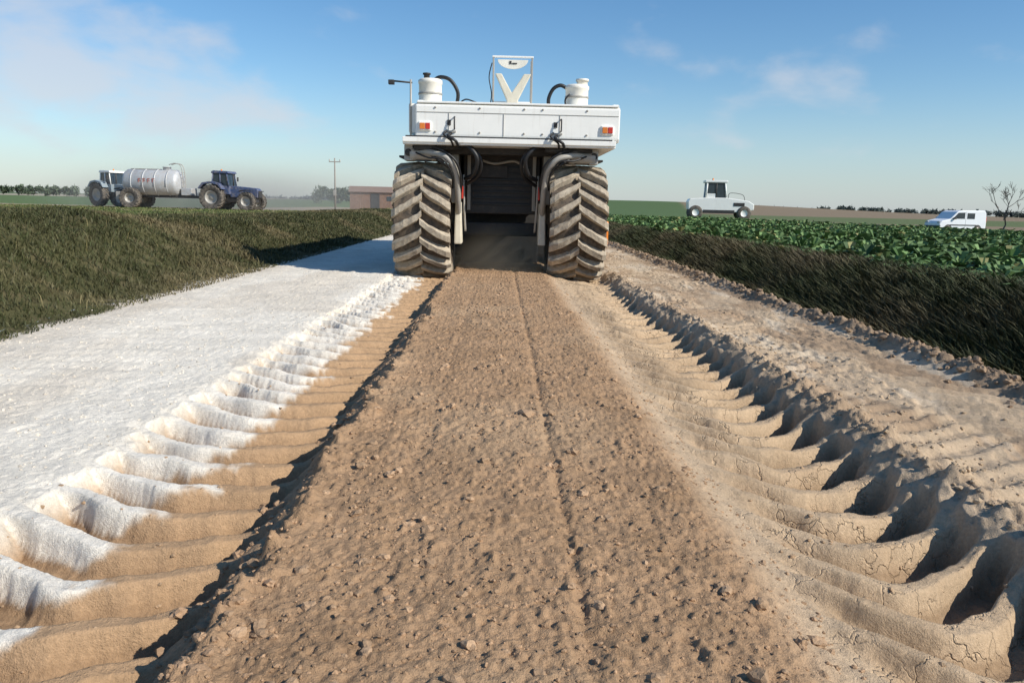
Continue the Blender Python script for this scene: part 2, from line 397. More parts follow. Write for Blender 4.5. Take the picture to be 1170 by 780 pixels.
# ------------------------------------------------------------ clods
def ico(sub):
    bm=bmesh.new(); bmesh.ops.create_icosphere(bm,subdivisions=sub,radius=1)
    v=np.array([q.co[:] for q in bm.verts]); f=np.array([[w.index for w in q.verts] for q in bm.faces]); bm.free(); return v,f
def clods(px,py,r,colr,sub,sink=0.05):
    bv,bf=ico(sub); n=len(px)
    Z,_=terrain(px[None,:],py[None,:]); Z=Z[0]
    rot=rng.random(n)*6.28
    d=1+0.30*(rng.random((n,len(bv)))*2-1)
    vv=bv[None]*d[...,None]
    sc=np.stack([0.8+0.6*rng.random(n),0.8+0.5*rng.random(n),0.55+0.35*rng.random(n)],-1)
    vv=vv*sc[:,None,:]*r[:,None,None]
    cr=np.cos(rot)[:,None]; sr=np.sin(rot)[:,None]
    X=vv[...,0]*cr-vv[...,1]*sr+px[:,None]; Y=vv[...,0]*sr+vv[...,1]*cr+py[:,None]; ZZ=vv[...,2]+(Z+r*sink)[:,None]
    V=np.stack([X,Y,ZZ],-1).reshape(-1,3)
    F=(bf[None]+(np.arange(n)*len(bv))[:,None,None]).reshape(-1,3)
    C=np.repeat(colr,len(bv),0)
    return V,F,C
def joinm(name,lst,m,smooth=False):
    V=[];F=[];C=[];o=0
    for a,b_,c_ in lst: V.append(a);F.append(b_+o);C.append(c_);o+=len(a)
    return mesh_np(name,np.concatenate(V),np.concatenate(F),np.concatenate(C),smooth,m)
def cc(n,base,var=0.2):
    return np.array(base)[None]*(1+var*(rng.random((n,1))*2-1))
def clump(n,x0,x1,y0,span,pw):
    k=max(4,n//9); cx=rng.uniform(x0,x1,k); cy=y0+span*rng.random(k)**pw
    i=rng.integers(0,k,n); sp=0.03+0.05*rng.random(k)
    px=cx[i]+rng.standard_normal(n)*sp[i]; py=cy[i]+rng.standard_normal(n)*sp[i]
    h=rng.random(n)<0.5
    px=np.where(h,rng.uniform(x0,x1,n),px); py=np.where(h,y0+span*rng.random(n)**pw,py)
    return np.clip(px,x0,x1),py
L_=[]
n=950; px,py=clump(n,-0.72,0.78,1.2,13,1.6); r=0.006+0.013*rng.random(n)**2.5+0.010*(rng.random(n)>0.97)
L_.append(clods(px,py,r,cc(n,(0.44,0.29,0.175)),2))
n=14000; px,py=clump(n,-0.74,0.82,1.2,12,1.5); r=0.0018+0.0052*rng.random(n)**2
L_.append(clods(px,py,r,cc(n,(0.43,0.275,0.162)),1))
n=650; px=-0.70+0.06*rng.standard_normal(n); py=1.2+11*rng.random(n)**1.5; r=0.005+0.015*rng.random(n)**3
L_.append(clods(px,py,r,cc(n,(0.41,0.265,0.16)),2))
n=1500; px=2.93+0.10*rng.standard_normal(n); py=1.5+28*rng.random(n)**1.4; r=0.008+0.024*rng.random(n)**2.5
L_.append(clods(px,py,r,cc(n,(0.35,0.245,0.16)),2))
n=3400; px=1.64+0.10*np.abs(rng.standard_normal(n))*3.0; py=1.4+16*rng.random(n)**1.5; r=0.003+0.012*rng.random(n)**3
L_.append(clods(px,py,r,cc(n,(0.47,0.35,0.23)),1))
n=1600; px=np.where(rng.random(n)<0.5,-1,1)*rng.uniform(0.80,1.52,n); py=1.3+10*rng.random(n)**1.5; r=0.002+0.007*rng.random(n)**3
L_.append(clods(px,py,r,cc(n,(0.45,0.305,0.185)),1))
n=8000; px=rng.uniform(-3.5,-1.55,n); py=1.6+16*rng.random(n)**1.5; r=0.002+0.007*rng.random(n)**3
L_.append(clods(px,py,r,cc(n,(0.74,0.65,0.52),0.15),1))
joinm('soil_clods',L_,M_gr)

# ------------------------------------------------------------ grass
def blades(px,py,h,w,colr,lean=0.5,leandir=None):
    n=len(px); Z,_=terrain(px[None],py[None]); Z=Z[0]
    a=rng.random(n)*6.28; la=rng.random(n)*6.28 if leandir is None else leandir
    dx=np.cos(a)*w/2; dy=np.sin(a)*w/2
    l=lean*h*(0.3+rng.random(n))
    lx=np.cos(la)*l; ly=np.sin(la)*l
    b0=np.stack([px-dx,py-dy,Z-0.01],-1); b1=np.stack([px+dx,py+dy,Z-0.01],-1)
    m0=np.stack([px-dx*.7+lx*.35,py-dy*.7+ly*.35,Z+h*.6],-1); m1=np.stack([px+dx*.7+lx*.35,py+dy*.7+ly*.35,Z+h*.6],-1)
    t=np.stack([px+lx,py+ly,Z+h],-1)
    V=np.stack([b0,b1,m1,m0,t],1).reshape(-1,3)
    i=np.arange(n)*5
    F=np.concatenate([np.stack([i,i+1,i+2],-1),np.stack([i,i+2,i+3],-1),np.stack([i+3,i+2,i+4],-1)])
    C=np.repeat(colr,5,0)
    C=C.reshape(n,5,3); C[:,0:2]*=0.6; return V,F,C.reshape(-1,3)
def gcolr(px,py,n,a,b_,sc=0.9,seed=200):
    m=S((fbm(px*sc,py*sc*0.7,seed,3)+0.10)*2)*0.6+0.35*rng.random(n)
    c=np.array(a)[None]*(1-m[:,None])+np.array(b_)[None]*m[:,None]
    return c*(0.65+0.6*rng.random((n,1)))
Ls=[]
n=200000; py=2.5+42*rng.random(n)**1.5; d=rng.random(n)**0.9*4.3-0.1
px=-3.45-d; 
h=(0.025+0.06*rng.random(n))*(0.5+0.5*S(d/0.5))*(1+0.5*fbm(px*2,py*2,210,2))
w=0.0045+0.0009*py
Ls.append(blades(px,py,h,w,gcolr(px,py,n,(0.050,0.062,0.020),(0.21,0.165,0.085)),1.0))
n=50000; py=6+60*rng.random(n)**1.1; px=-7.5-rng.random(n)*(4+py*0.7)
Ls.append(blades(px,py,0.05+0.06*rng.random(n),0.02+0.0012*py,gcolr(px,py,n,(0.08,0.12,0.03),(0.20,0.18,0.08)),0.6))
n=700; py=3+38*rng.random(n)**1.2; px=-3.5-rng.random(n)*3.0
Ls.append(blades(px,py,0.08+0.10*rng.random(n),0.005+0.0004*py,gcolr(px,py,n,(0.2,0.17,0.07),(0.33,0.27,0.15)),0.6))
joinm('grass',Ls,M_grass)
Ls=[]
n=110000; py=2.0+45*rng.random(n)**1.5; e=rng.random(n)*1.05+0.04; px=3.06+e
h=0.05+0.14*rng.random(n); w=0.006+0.0011*py
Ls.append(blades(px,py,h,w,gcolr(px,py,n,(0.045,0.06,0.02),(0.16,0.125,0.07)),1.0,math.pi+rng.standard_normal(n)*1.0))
joinm('bank_grass',Ls,M_grass)

# ------------------------------------------------------------ crop
def crop():
    P=[];rows=np.arange(4.05,70,0.45)
    for rx in rows:
        sp=0.26
        y0=max(2.0,(rx-4)/0.80); 
        yy=np.arange(y0,62,sp); 
        if rx>20: yy=yy[rng.random(len(yy))<0.8]
        xx=rx+rng.normal(0,0.06,len(yy)); yy=yy+rng.normal(0,0.06,len(yy))
        P.append(np.stack([xx,yy],-1))
    P=np.concatenate(P); keep=(P[:,0]<60); P=P[keep]
    Vs=[];Cs=[];
    for lo,hi,nl,ls in ((0,14,22,0.85),(14,30,12,1.1),(30,99,7,1.4)):
        Q=P[(P[:,1]>=lo)&(P[:,1]<hi)]
        n=len(Q); Z,_=terrain(Q[None,:,0],Q[None,:,1]); Z=Z[0]
        sz=(0.7+0.5*rng.random(n))*(1+0.3*fbm(Q[:,0]*0.5,Q[:,1]*0.5,300,2))
        a=rng.random((n,nl))*6.28; el=0.1+1.0*rng.random((n,nl))
        ln=(0.12+0.12*rng.random((n,nl)))*sz[:,None]; wd=0.055*ls*(0.7+0.6*rng.random((n,nl)))*sz[:,None]
        st=0.10*rng.random((n,nl))*sz[:,None]
        dx=np.cos(a)*np.cos(el); dy=np.sin(a)*np.cos(el); dz=np.sin(el)
        bx=Q[:,0:1]+dx*st*0.6; by=Q[:,1:2]+dy*st*0.6; bz=Z[:,None]+st*dz+0.01
        sx=-np.sin(a)*wd; sy=np.cos(a)*wd
        mx=bx+dx*ln*.55; my=by+dy*ln*.55; mz=bz+dz*ln*.6+0.01
        tx=bx+dx*ln*1.05; ty=by+dy*ln*1.05; tz=bz+dz*ln*0.75-0.05*rng.random((n,nl))
        v=np.stack([np.stack([bx,by,bz],-1),np.stack([mx+sx,my+sy,mz],-1),np.stack([tx,ty,tz],-1),np.stack([mx-sx,my-sy,mz],-1)],2)
        Vs.append(v.reshape(-1,3))
        k=rng.random((n,nl,1))
        c=np.array([0.065,0.125,0.04])*(1-k)+np.array([0.15,0.235,0.08])*k
        c=c*(0.7+0.6*rng.random((n,1,1)))
        yel=rng.random((n,nl,1))<0.06; c=np.where(yel,np.array([0.30,0.28,0.11]),c)
        Cs.append(np.repeat(c.reshape(-1,3),4,0))
    V=np.concatenate(Vs); C=np.concatenate(Cs); F=np.arange(len(V)).reshape(-1,4)
    mesh_np('crop_plants',V,F,C,False,M_crop)
crop()

# ------------------------------------------------------------ soil stabilizer
G=empty('soil_stabilizer',(0,11.65,-0.085))
R=0.835
for nm,x in (('rear_left_wheel',-1.085),('rear_right_wheel',1.085)):
    wheel(G,nm,(x,0,R),R,0.78,21,0.36,rub,lug,cream,0.08,direction=1,lw=0.48)
for nm,x in (('front_left_wheel',-1.085),('front_right_wheel',1.085)):
    wheel(G,nm,(x,5.6,R),R,0.78,21,0.36,rub,lug,cream,0.075,lw=0.5)
yb=-0.62
ZT=2.42
prism(G,'hull',[(yb,1.95),(yb-0.03,1.99),(yb-0.03,ZT-0.03),(yb+0.03,ZT),(7.6,ZT),(7.9,2.2),(7.9,1.6),(6.9,1.3),(6.6,1.95)],'x',-1.17,1.60,white,0.02)
box(G,'hull_left_end',-1.27,-1.165,yb+0.06,3.0,2.03,ZT-0.005,white,0.02)
box(G,'lower_shelf',-1.34,1.55,yb-0.05,1.6,1.87,1.96,white,0.012)
box(G,'shelf_lip',-1.34,1.55,yb-0.075,yb-0.04,1.90,1.965,white,0.006)
box(G,'shelf_seal',-1.30,1.50,yb-0.06,yb-0.052,1.966,1.985,dark,0.0)
box(G,'seam_upper',-1.15,1.58,yb-0.037,yb-0.029,2.295,2.300,grey,0)
for x in (-0.72,0.02,0.78): box(G,'panel_gap',x,x+0.005,yb-0.038,yb-0.028,2.0,2.295,grey,0)
box(G,'top_rim',-1.15,1.58,yb-0.028,yb+0.05,ZT-0.005,ZT+0.022,white,0.008)
box(G,'top_rail_left',-1.15,-1.07,yb+0.05,5.5,ZT-0.005,ZT+0.04,white,0.01)
box(G,'top_rail_right',1.5,1.58,yb+0.05,5.5,ZT-0.005,ZT+0.04,white,0.01)
for x in (-1.04,1.43):
    box(G,'light_housing',x-0.085,x+0.085,yb-0.055,yb-0.02,2.05,2.17,white,0.01)
    box(G,'orange_lamp',x-0.07,x+0.0,yb-0.066,yb-0.050,2.07,2.15,orange,0.006)
    box(G,'red_lamp',x+0.008,x+0.07,yb-0.066,yb-0.050,2.07,2.15,red,0.006)
for x in (-0.64,0.80):
    tube(G,'grab_handle',[(x,yb-0.02,2.08),(x,yb-0.09,2.10),(x,yb-0.09,2.22),(x,yb-0.02,2.24)],0.010,dark)
    box(G,'latch',x-0.1,x-0.05,yb-0.045,yb-0.02,2.13,2.20,dark,0.004)
    tube(G,'deck_hose',[(x-0.05,yb-0.03,2.02),(x-0.08,yb-0.12,1.98),(x+0.02,yb-0.14,1.92),(x+0.05,yb-0.05,1.86)],0.02,black)
    tube(G,'deck_hose_2',[(x-0.10,yb-0.03,2.06),(x-0.14,yb-0.11,2.0),(x-0.04,yb-0.12,1.92),(x-0.02,yb-0.05,1.86)],0.014,black)
    box(G,'hose_clamp',x-0.14,x+0.02,yb-0.05,yb-0.025,2.035,2.06,grey,0.004)
for i,x in enumerate((-0.9,-0.3,0.3,0.55,1.15)):
    lathe(G,'bolt_cap',[(0.0,-0.012),(0.012,-0.012),(0.014,0)],(x,yb-0.031,2.36),'y',grey,10)
    lathe(G,'bolt_cap',[(0.0,-0.012),(0.012,-0.012),(0.014,0)],(x,yb-0.031,2.04),'y',grey,10)
for nm,x,zt in (('left',-1.0,2.76),('right',1.03,2.73)):
    lathe(G,nm+'_air_cleaner',[(0,2.40),(0.165,2.40),(0.165,2.45),(0.158,2.46),(0.158,zt-0.06),(0.168,zt-0.05),(0.168,zt-0.01),(0.14,zt+0.01),(0,zt+0.012)],(x,-0.30,0),'z',cream2,32)
    lathe(G,nm+'_clamp_band',[(0.158,2.56),(0.166,2.56),(0.166,2.585),(0.158,2.585)],(x,-0.30,0),'z',grey,32)
tube(G,'intake_hose_left',[(-0.96,-0.30,2.75),(-0.86,-0.32,2.80),(-0.72,-0.32,2.76),(-0.62,-0.30,2.60),(-0.64,-0.28,2.42)],0.026,black)
tube(G,'intake_hose_right',[(0.9,-0.3,2.69),(0.80,-0.32,2.73),(0.70,-0.32,2.68),(0.64,-0.3,2.55),(0.65,-0.28,2.42)],0.026,black)
lathe(G,'filler_cap_left',[(0.04,2.76),(0.04,2.83),(0.055,2.83),(0.055,2.85),(0,2.86)],(-1.05,-0.30,0),'z',dark,16)
lathe(G,'exhaust_stub_right',[(0.075,2.73),(0.075,2.79),(0.09,2.79),(0.09,2.82),(0,2.825)],(1.10,-0.30,0),'z',cream2,20)
tube(G,'small_hose',[(0.88,-0.42,2.42),(0.86,-0.45,2.52),(0.92,-0.44,2.6)],0.012,black)
tube(G,'deck_cable',[(-0.6,-0.4,2.44),(-0.5,-0.42,2.50),(-0.35,-0.42,2.46),(-0.2,-0.40,2.44)],0.010,black)
tube(G,'mast',[(-1.24,yb+0.05,1.98),(-1.24,yb+0.05,2.72)],0.014,grey,interp=False)
tube(G,'mast_arm',[(-1.22,yb+0.05,2.68),(-1.52,yb+0.05,2.70)],0.012,dark,interp=False)
box(G,'mirror_head',-1.54,-1.46,yb+0.01,yb+0.08,2.65,2.71,dark,0.008)
for x in (-0.14,0.42):
    box(G,'canopy_post',x-0.012,x+0.012,0.25,0.29,2.40,3.20,grey,0.005)
    box(G,'canopy_post_front',x-0.012,x+0.012,0.6,0.63,2.40,3.20,grey,0.005)
box(G,'canopy_top_bar',-0.158,0.438,0.245,0.295,3.18,3.205,white,0.006)
box(G,'canopy_mid_bar',-0.12,0.40,0.255,0.285,2.55,2.57,white,0.004)
pts=[(0.14+0.22*math.cos(a),3.15+0.13*-math.sin(a)) for a in np.linspace(0,math.pi,14)]
prism(G,'canopy_dished_panel',pts,'y',0.24,0.26,cream2,0.003)
box(G,'panel_mark_1',0.09,0.12,0.232,0.241,3.09,3.13,dark,0)
box(G,'panel_mark_2',0.13,0.20,0.232,0.241,3.09,3.105,dark,0)
prism(G,'yoke',[(-0.11,2.92),(-0.02,2.92),(0.13,2.66),(0.30,2.92),(0.40,2.92),(0.22,2.56),(0.22,2.40),(0.06,2.40),(0.06,2.56)],'y',0.0,0.14,cream,0.012)
tube(G,'cable',[(-0.16,0.24,3.1),(-0.20,0.24,2.9),(-0.16,0.22,2.65),(-0.2,0.2,2.42)],0.008,black)
box(G,'operator_seat_block',-0.05,0.35,0.9,1.2,2.40,2.6,dark,0.03)
box(G,'deck_box_1',0.5,0.8,0.3,0.9,2.41,2.50,white,0.015)
box(G,'deck_box_2',-0.62,-0.28,0.3,0.9,2.41,2.50,white,0.015)
box(G,'rear_cross_beam',-1.25,1.25,-0.25,0.05,1.78,1.875,dark,0.01)
box(G,'engine_bay',-0.56,0.58,0.35,1.2,0.95,1.87,dark,0.02)
for i in range(7): box(G,'grille_slat',-0.42,0.44,0.325,0.352,1.08+i*0.09,1.11+i*0.09,black,0.004)
box(G,'radiator_frame_left',-0.5,-0.45,0.30,0.345,1.0,1.80,grey,0.006)
box(G,'radiator_frame_right',0.47,0.52,0.30,0.345,1.0,1.80,grey,0.006)
box(G,'rotor_housing',-1.2,1.2,1.5,3.9,0.25,1.7,dark,0.05)
box(G,'rotor_hood_flap',-0.62,0.62,1.28,1.34,0.16,1.0,dark,0.01)
box(G,'axle_beam',-0.72,0.72,0.45,0.7,0.62,0.82,dark,0.03)
box(G,'tool_box',-0.3,0.1,0.30,0.36,1.48,1.66,dark,0.01)
tube(G,'bay_pipe',[(-0.35,0.28,1.75),(-0.1,0.24,1.68),(0.2,0.24,1.72),(0.4,0.3,1.6)],0.018,grey)
box(G,'side_frame_left',-0.68,-0.60,0.2,6.5,1.1,1.87,dark,0.01)
box(G,'side_frame_right',0.60,0.68,0.2,6.5,1.1,1.87,dark,0.01)
for s in (-1,1):
    n_='left' if s<0 else 'right'
    tube(G,n_+'_swing_arm',[(s*1.22,-0.42,1.77),(s*0.98,-0.55,1.77),(s*0.74,-0.60,1.70),(s*0.615,-0.50,1.48),(s*0.60,-0.35,1.15),(s*0.60,-0.15,0.9)],0.042,grey)
    tube(G,n_+'_brake_line',[(s*1.1,-0.44,1.84),(s*0.86,-0.6,1.82),(s*0.62,-0.62,1.66),(s*0.55,-0.5,1.4),(s*0.57,-0.35,1.2)],0.016,black)
    tube(G,n_+'_brake_line_2',[(s*1.25,-0.46,1.80),(s*1.0,-0.62,1.70),(s*0.80,-0.66,1.68),(s*0.68,-0.56,1.50),(s*0.67,-0.4,1.3)],0.013,black)
    box(G,n_+'_arm_plate',s*0.60-0.055,s*0.60+0.055,-0.28,0.15,0.52,1.12,cream,0.02,taper=(0.8,0.7))
    box(G,n_+'_leg_column',s*0.66-0.05,s*0.66+0.05,-0.12,0.12,1.1,1.85,grey,0.012)
    lathe(G,n_+'_suspension_cylinder',[(0,-0.19),(0.085,-0.18),(0.09,-0.12),(0.075,-0.1),(0.075,0.1),(0.09,0.12),(0.085,0.18),(0,0.19)],(s*1.10+0.02,-0.45,1.75),'x',grey,20)
    lathe(G,n_+'_steering_cylinder',[(0,-0.3),(0.04,-0.3),(0.045,0.0),(0.025,0.01),(0.025,0.35),(0,0.35)],(s*0.9,-0.52,1.84),'x',dark,16)
    box(G,n_+'_bracket_outer',s*1.28-0.06,s*1.28+0.06,-0.5,-0.2,1.66,1.872,grey,0.015)
    box(G,n_+'_bracket_inner',s*0.86-0.05,s*0.86+0.05,-0.45,-0.15,1.66,1.872,dark,0.01)
    box(G,n_+'_bracket_mid',s*1.0-0.04,s*1.0+0.04,-0.50,-0.15,1.70,1.872,dark,0.01)
    lathe(G,n_+'_bracket_pin',[(0,-0.03),(0.045,-0.03),(0.05,0)],(s*1.28,-0.5,1.77),'y',dark,16)
    tube(G,n_+'_main_hose',[(s*0.62,-0.45,1.88),(s*0.46,-0.60,1.86),(s*0.33,-0.62,1.70),(s*0.38,-0.5,1.50),(s*0.5,-0.3,1.44)],0.030,black)
    tube(G,n_+'_main_hose_2',[(s*0.55,-0.40,1.88),(s*0.40,-0.52,1.84),(s*0.28,-0.52,1.68),(s*0.32,-0.4,1.48),(s*0.5,-0.2,1.36)],0.026,black)
    tube(G,n_+'_hydraulic_line',[(s*0.53,-0.2,1.5),(s*0.52,-0.2,1.1),(s*0.50,-0.1,0.7)],0.014,grey)
    box(G,n_+'_red_mark',s*0.54-0.012,s*0.54+0.012,-0.34,-0.30,1.16,1.34,red,0.003)
    box(G,n_+'_mudguard',s*1.1-0.36,s*1.1+0.36,-0.1,0.9,1.72,1.75,dark,0.01)
    tube(G,n_+'_wheel_hose',[(s*1.0,-0.5,1.76),(s*0.84,-0.62,1.66),(s*0.72,-0.55,1.58),(s*0.66,-0.4,1.62)],0.018,black)

# ------------------------------------------------------------ far vehicles
def tractor(name,x,y,rz,paint,cabc,sc=1):
    g=empty(name,(x,y,H(x,y)-0.05),rz,sc)
    for s in (-1,1):
        for nm,cx,R_,W_ in (('rear_wheel',-1.0,0.92,0.55),('front_wheel',1.55,0.68,0.45)):
            sub=empty(nm,(0,0,0)); sub.parent=g; sub.rotation_euler=(0,0,math.pi/2)
            wheel(sub,nm,(s*0.88,-cx,R_),R_,W_,18,R_*0.52,rub2,rub2,grey,0.05)
    prism(g,'hood',[(0.1,0.95),(2.15,0.95),(2.2,1.45),(2.05,1.62),(0.1,1.78)],'y',-0.36,0.36,paint,0.05)
    box(g,'grille',2.19,2.24,-0.28,0.28,1.0,1.45,dark,0.01)
    box(g,'chassis',-1.3,2.0,-0.28,0.28,0.6,1.0,dark,0.03)
    prism(g,'cab_lower',[(-1.1,1.15),(0.15,1.15),(0.15,1.75),(-1.15,1.75)],'y',-0.62,0.62,paint,0.04)
    prism(g,'cab_glass',[(-1.12,1.75),(0.12,1.75),(-0.02,2.62),(-1.0,2.62)],'y',-0.60,0.60,glass,0.03)
    for s in (-1,1):
        for a,b_ in (((-1.14,1.7),(-1.02,2.66)),((0.14,1.7),(0.0,2.66)),((-0.5,1.75),(-0.5,2.66))):
            tube(g,'cab_pillar',[(a[0],s*0.62,a[1]),(b_[0],s*0.61,b_[1])],0.04,cabc,8,False)
        prism(g,'rear_fender',[(-1.95,1.55),(-1.6,1.95),(-1.0,2.05),(-0.35,1.9),(-0.1,1.5),(-0.2,1.5),(-0.45,1.8),(-1.0,1.92),(-1.5,1.84),(-1.85,1.5)],'y',s*0.62,s*1.15,paint,0.01)
        prism(g,'front_fender',[(1.0,1.35),(1.2,1.46),(1.6,1.5),(2.0,1.44),(2.0,1.40),(1.6,1.45),(1.2,1.4)],'y',s*0.70,s*1.08,dark,0.005)
        box(g,'mirror',0.1,0.14,s*0.85-0.1,s*0.85+0.1,2.1,2.4,dark,0.01)
    prism(g,'cab_roof',[(-1.15,2.62),(0.15,2.62),(0.1,2.78),(-0.95,2.82),(-1.12,2.76)],'y',-0.68,0.68,cabc,0.04)
    tube(g,'exhaust',[(0.35,-0.3,1.7),(0.35,-0.3,2.6)],0.05,dark,10,False)
    lathe(g,'beacon',[(0,2.95),(0.05,2.94),(0.06,2.8)],(-0.9,0.45,0),'z',orange,10)
    return g
tractor('tractor',-21.4,64,math.radians(-8),blue,blue,1.10)
tractor('tractor',-31.8,67,math.radians(-28),mat('grey_blue_paint',(0.25,0.33,0.38),0.4,dust=0.5),white,1.06)

g=empty('tanker_trailer',(-27.4,64.3,H(-27.4,64.3)-0.05),math.radians(-3),1.05)
lathe(g,'tank',[(0,-2.35),(0.5,-2.32),(0.85,-2.18),(0.98,-2.0),(0.98,1.7),(0.85,1.88),(0.5,2.02),(0,2.05)],(0,0,1.95),'x',silver,36)
for x in (-1.5,-0.6,0.3,1.2): lathe(g,'tank_ring',[(0.98,x-0.04),(1.02,x-0.03),(1.02,x+0.03),(0.98,x+0.04)],(0,0,1.95),'x',silver,36)
box(g,'chassis_rail',-2.2,3.4,-0.35,0.35,0.85,1.05,dark,0.02)
lathe(g,'hatch',[(0.3,2.85),(0.3,3.1),(0.33,3.1),(0.33,3.14),(0,3.16)],(0.9,0,0),'z',silver,20)
box(g,'walkway',-1.8,0.4,-0.2,0.2,2.93,2.98,grey,0.01)
for s in (-1,1):
    sub=empty('wheel_set',(0,0,0)); sub.parent=g; sub.rotation_euler=(0,0,math.pi/2)
    wheel(sub,'trailer_wheel',(s*1.05,1.5,0.78),0.78,0.6,18,0.36,rub2,rub2,grey,0.04)
tube(g,'ladder_rail_1',[(2.2,-0.3,0.9),(2.15,-0.3,3.0),(1.7,-0.3,3.4),(1.2,-0.3,3.3)],0.03,grey,8)
tube(g,'ladder_rail_2',[(2.2,0.1,0.9),(2.15,0.1,3.0),(1.7,0.1,3.4),(1.2,0.1,3.3)],0.03,grey,8)
for i in range(6): tube(g,'ladder_rung',[(2.18,-0.3,1.1+i*0.33),(2.18,0.1,1.1+i*0.33)],0.02,grey,6,False)
box(g,'spreader_unit',-2.7,-2.1,-0.9,0.9,0.7,1.25,grey,0.04)
box(g,'pump_box',2.1,2.9,-0.5,0.5,1.05,1.6,silver,0.04)
lt=mat('faded_red_lettering',(0.42,0.18,0.15),0.6)
for i,x in enumerate((-0.9,-0.55,-0.2,0.15)):
    box(g,'stencil_letter',x,x+0.06,-1.0,-0.975,1.95,2.25,lt,0.0)
    box(g,'stencil_letter',x+0.065,x+0.2,-1.0,-0.975,2.19,2.25,lt,0.0)
    box(g,'stencil_letter',x+0.065,x+0.2,-1.0,-0.975,2.05,2.10,lt,0.0)

def roller(x,y,rz):
    g=empty('road_roller',(x,y,H(x,y)-0.03),rz,1.06)
    prism(g,'body',[(-2.3,0.75),(-2.35,1.35),(-2.2,1.55),(-0.9,1.65),(0.6,1.65),(2.1,1.45),(2.5,1.2),(2.5,0.8),(1.9,0.6),(-1.8,0.6)],'y',-0.85,0.85,white,0.06)
    box(g,'dark_skirt',-1.2,1.1,-0.88,0.88,0.5,0.75,dark,0.03)
    box(g,'vent',1.0,1.8,-0.87,-0.855,1.05,1.3,dark,0.0)
    prism(g,'cab_glass',[(-1.0,1.65),(0.45,1.65),(0.3,2.75),(-0.95,2.75)],'y',-0.72,0.72,glass,0.03)
    for s in (-1,1):
        for a,b_ in (((-1.02,1.62),(-0.97,2.78)),((0.47,1.62),(0.32,2.78)),((-0.3,1.62),(-0.3,2.78))):
            tube(g,'cab_pillar',[(a[0],s*0.73,a[1]),(b_[0],s*0.73,b_[1])],0.05,white if a[0]!=-0.3 else dark,8,False)
        box(g,'door_lower',-0.98,-0.32,s*0.74-0.01,s*0.74+0.01,1.66,1.95,white,0.004)
    box(g,'cab_roof',-1.15,0.5,-0.82,0.82,2.75,2.93,white,0.05)
    lathe(g,'beacon',[(0,3.1),(0.06,3.08),(0.07,2.93)],(-0.5,0,0),'z',orange,10)
    tube(g,'handrail',[(0.6,-0.8,1.6),(0.7,-0.8,2.0),(1.6,-0.8,1.9),(1.8,-0.8,1.5)],0.02,dark,6)
    for cx in (-1.75,1.8):
        sub=empty('axle_group',(0,0,0)); sub.parent=g; sub.rotation_euler=(0,0,math.pi/2)
        for k in range(4):
            wx=-0.72+k*0.48
            hw=0.2
            lathe(sub,'smooth_tyre',[(0.25,-hw),(0.45,-hw*1.02),(0.52,-hw*0.8),(0.54,0),(0.52,hw*0.8),(0.45,hw*1.02),(0.25,hw)],(wx,-cx,0.54),'x',rub2,28)
            lathe(sub,'rim',[(0,-hw*0.8),(0.2,-hw*0.8),(0.25,-hw*0.98)],(wx,-cx,0.54),'x',white,20)
            lathe(sub,'rim',[(0,hw*0.8),(0.2,hw*0.8),(0.25,hw*0.98)],(wx,-cx,0.54),'x',white,20)
roller(17.5,64,math.radians(-8))

def van(x,y,rz):
    g=empty('van',(x,y,H(x,y)+0.02),rz)
    prism(g,'body',[(-2.1,0.35),(-2.12,0.75),(-1.95,0.95),(-1.2,1.12),(-0.6,1.68),(-0.3,1.78),(1.9,1.80),(2.05,1.6),(2.1,0.9),(2.1,0.35)],'y',-0.82,0.82,vanw,0.06)
    prism(g,'windscreen',[(-1.14,1.15),(-0.62,1.64),(-0.60,1.66),(-0.56,1.60),(-1.05,1.13)],'y',-0.70,0.70,glass,0.002)
    for s in (-1,1):
        prism(g,'side_window',[(-0.98,1.14),(-0.52,1.6),(0.1,1.62),(0.1,1.14)],'y',s*0.815,s*0.828,glass,0.002)
        box(g,'rear_side_window',0.3,1.0,s*0.822-0.006,s*0.822+0.006,1.14,1.58,glass,0.002)
        box(g,'door_seam',0.19,0.20,s*0.823-0.004,s*0.823+0.004,0.45,1.7,dark,0)
        box(g,'side_moulding',-1.2,1.2,s*0.83-0.012,s*0.83+0.012,0.62,0.70,dark,0.004)
        box(g,'mirror',-0.95,-0.8,s*0.93-0.09,s*0.93+0.09,1.1,1.25,dark,0.02)
        for cx in (-1.35,1.35):
            lathe(g,'tyre',[(0.2,-0.1),(0.29,-0.1),(0.31,0),(0.29,0.1),(0.2,0.1)],(cx,s*0.76,0.31),'y',rub2,24)
            lathe(g,'hub',[(0,-0.085),(0.19,-0.085),(0.2,-0.07),(0.2,0.07),(0.19,0.085),(0,0.085)],(cx,s*0.76,0.31),'y',grey,20)
            pts=[(cx+0.37*math.cos(a),0.33+0.37*math.sin(a)) for a in np.linspace(0,math.pi,10)]
            prism(g,'wheel_arch',pts,'y',s*0.815,s*0.826,dark,0)
        box(g,'headlamp',-2.1,-1.9,s*0.62-0.14,s*0.62+0.14,0.78,0.93,silver,0.02)
        box(g,'tail_lamp',2.06,2.12,s*0.74-0.06,s*0.74+0.06,0.9,1.3,red,0.01)
    box(g,'front_bumper',-2.18,-2.02,-0.8,0.8,0.35,0.6,dark,0.03)
    box(g,'rear_bumper',2.03,2.16,-0.8,0.8,0.35,0.6,dark,0.03)
van(35.7,62,math.radians(12))

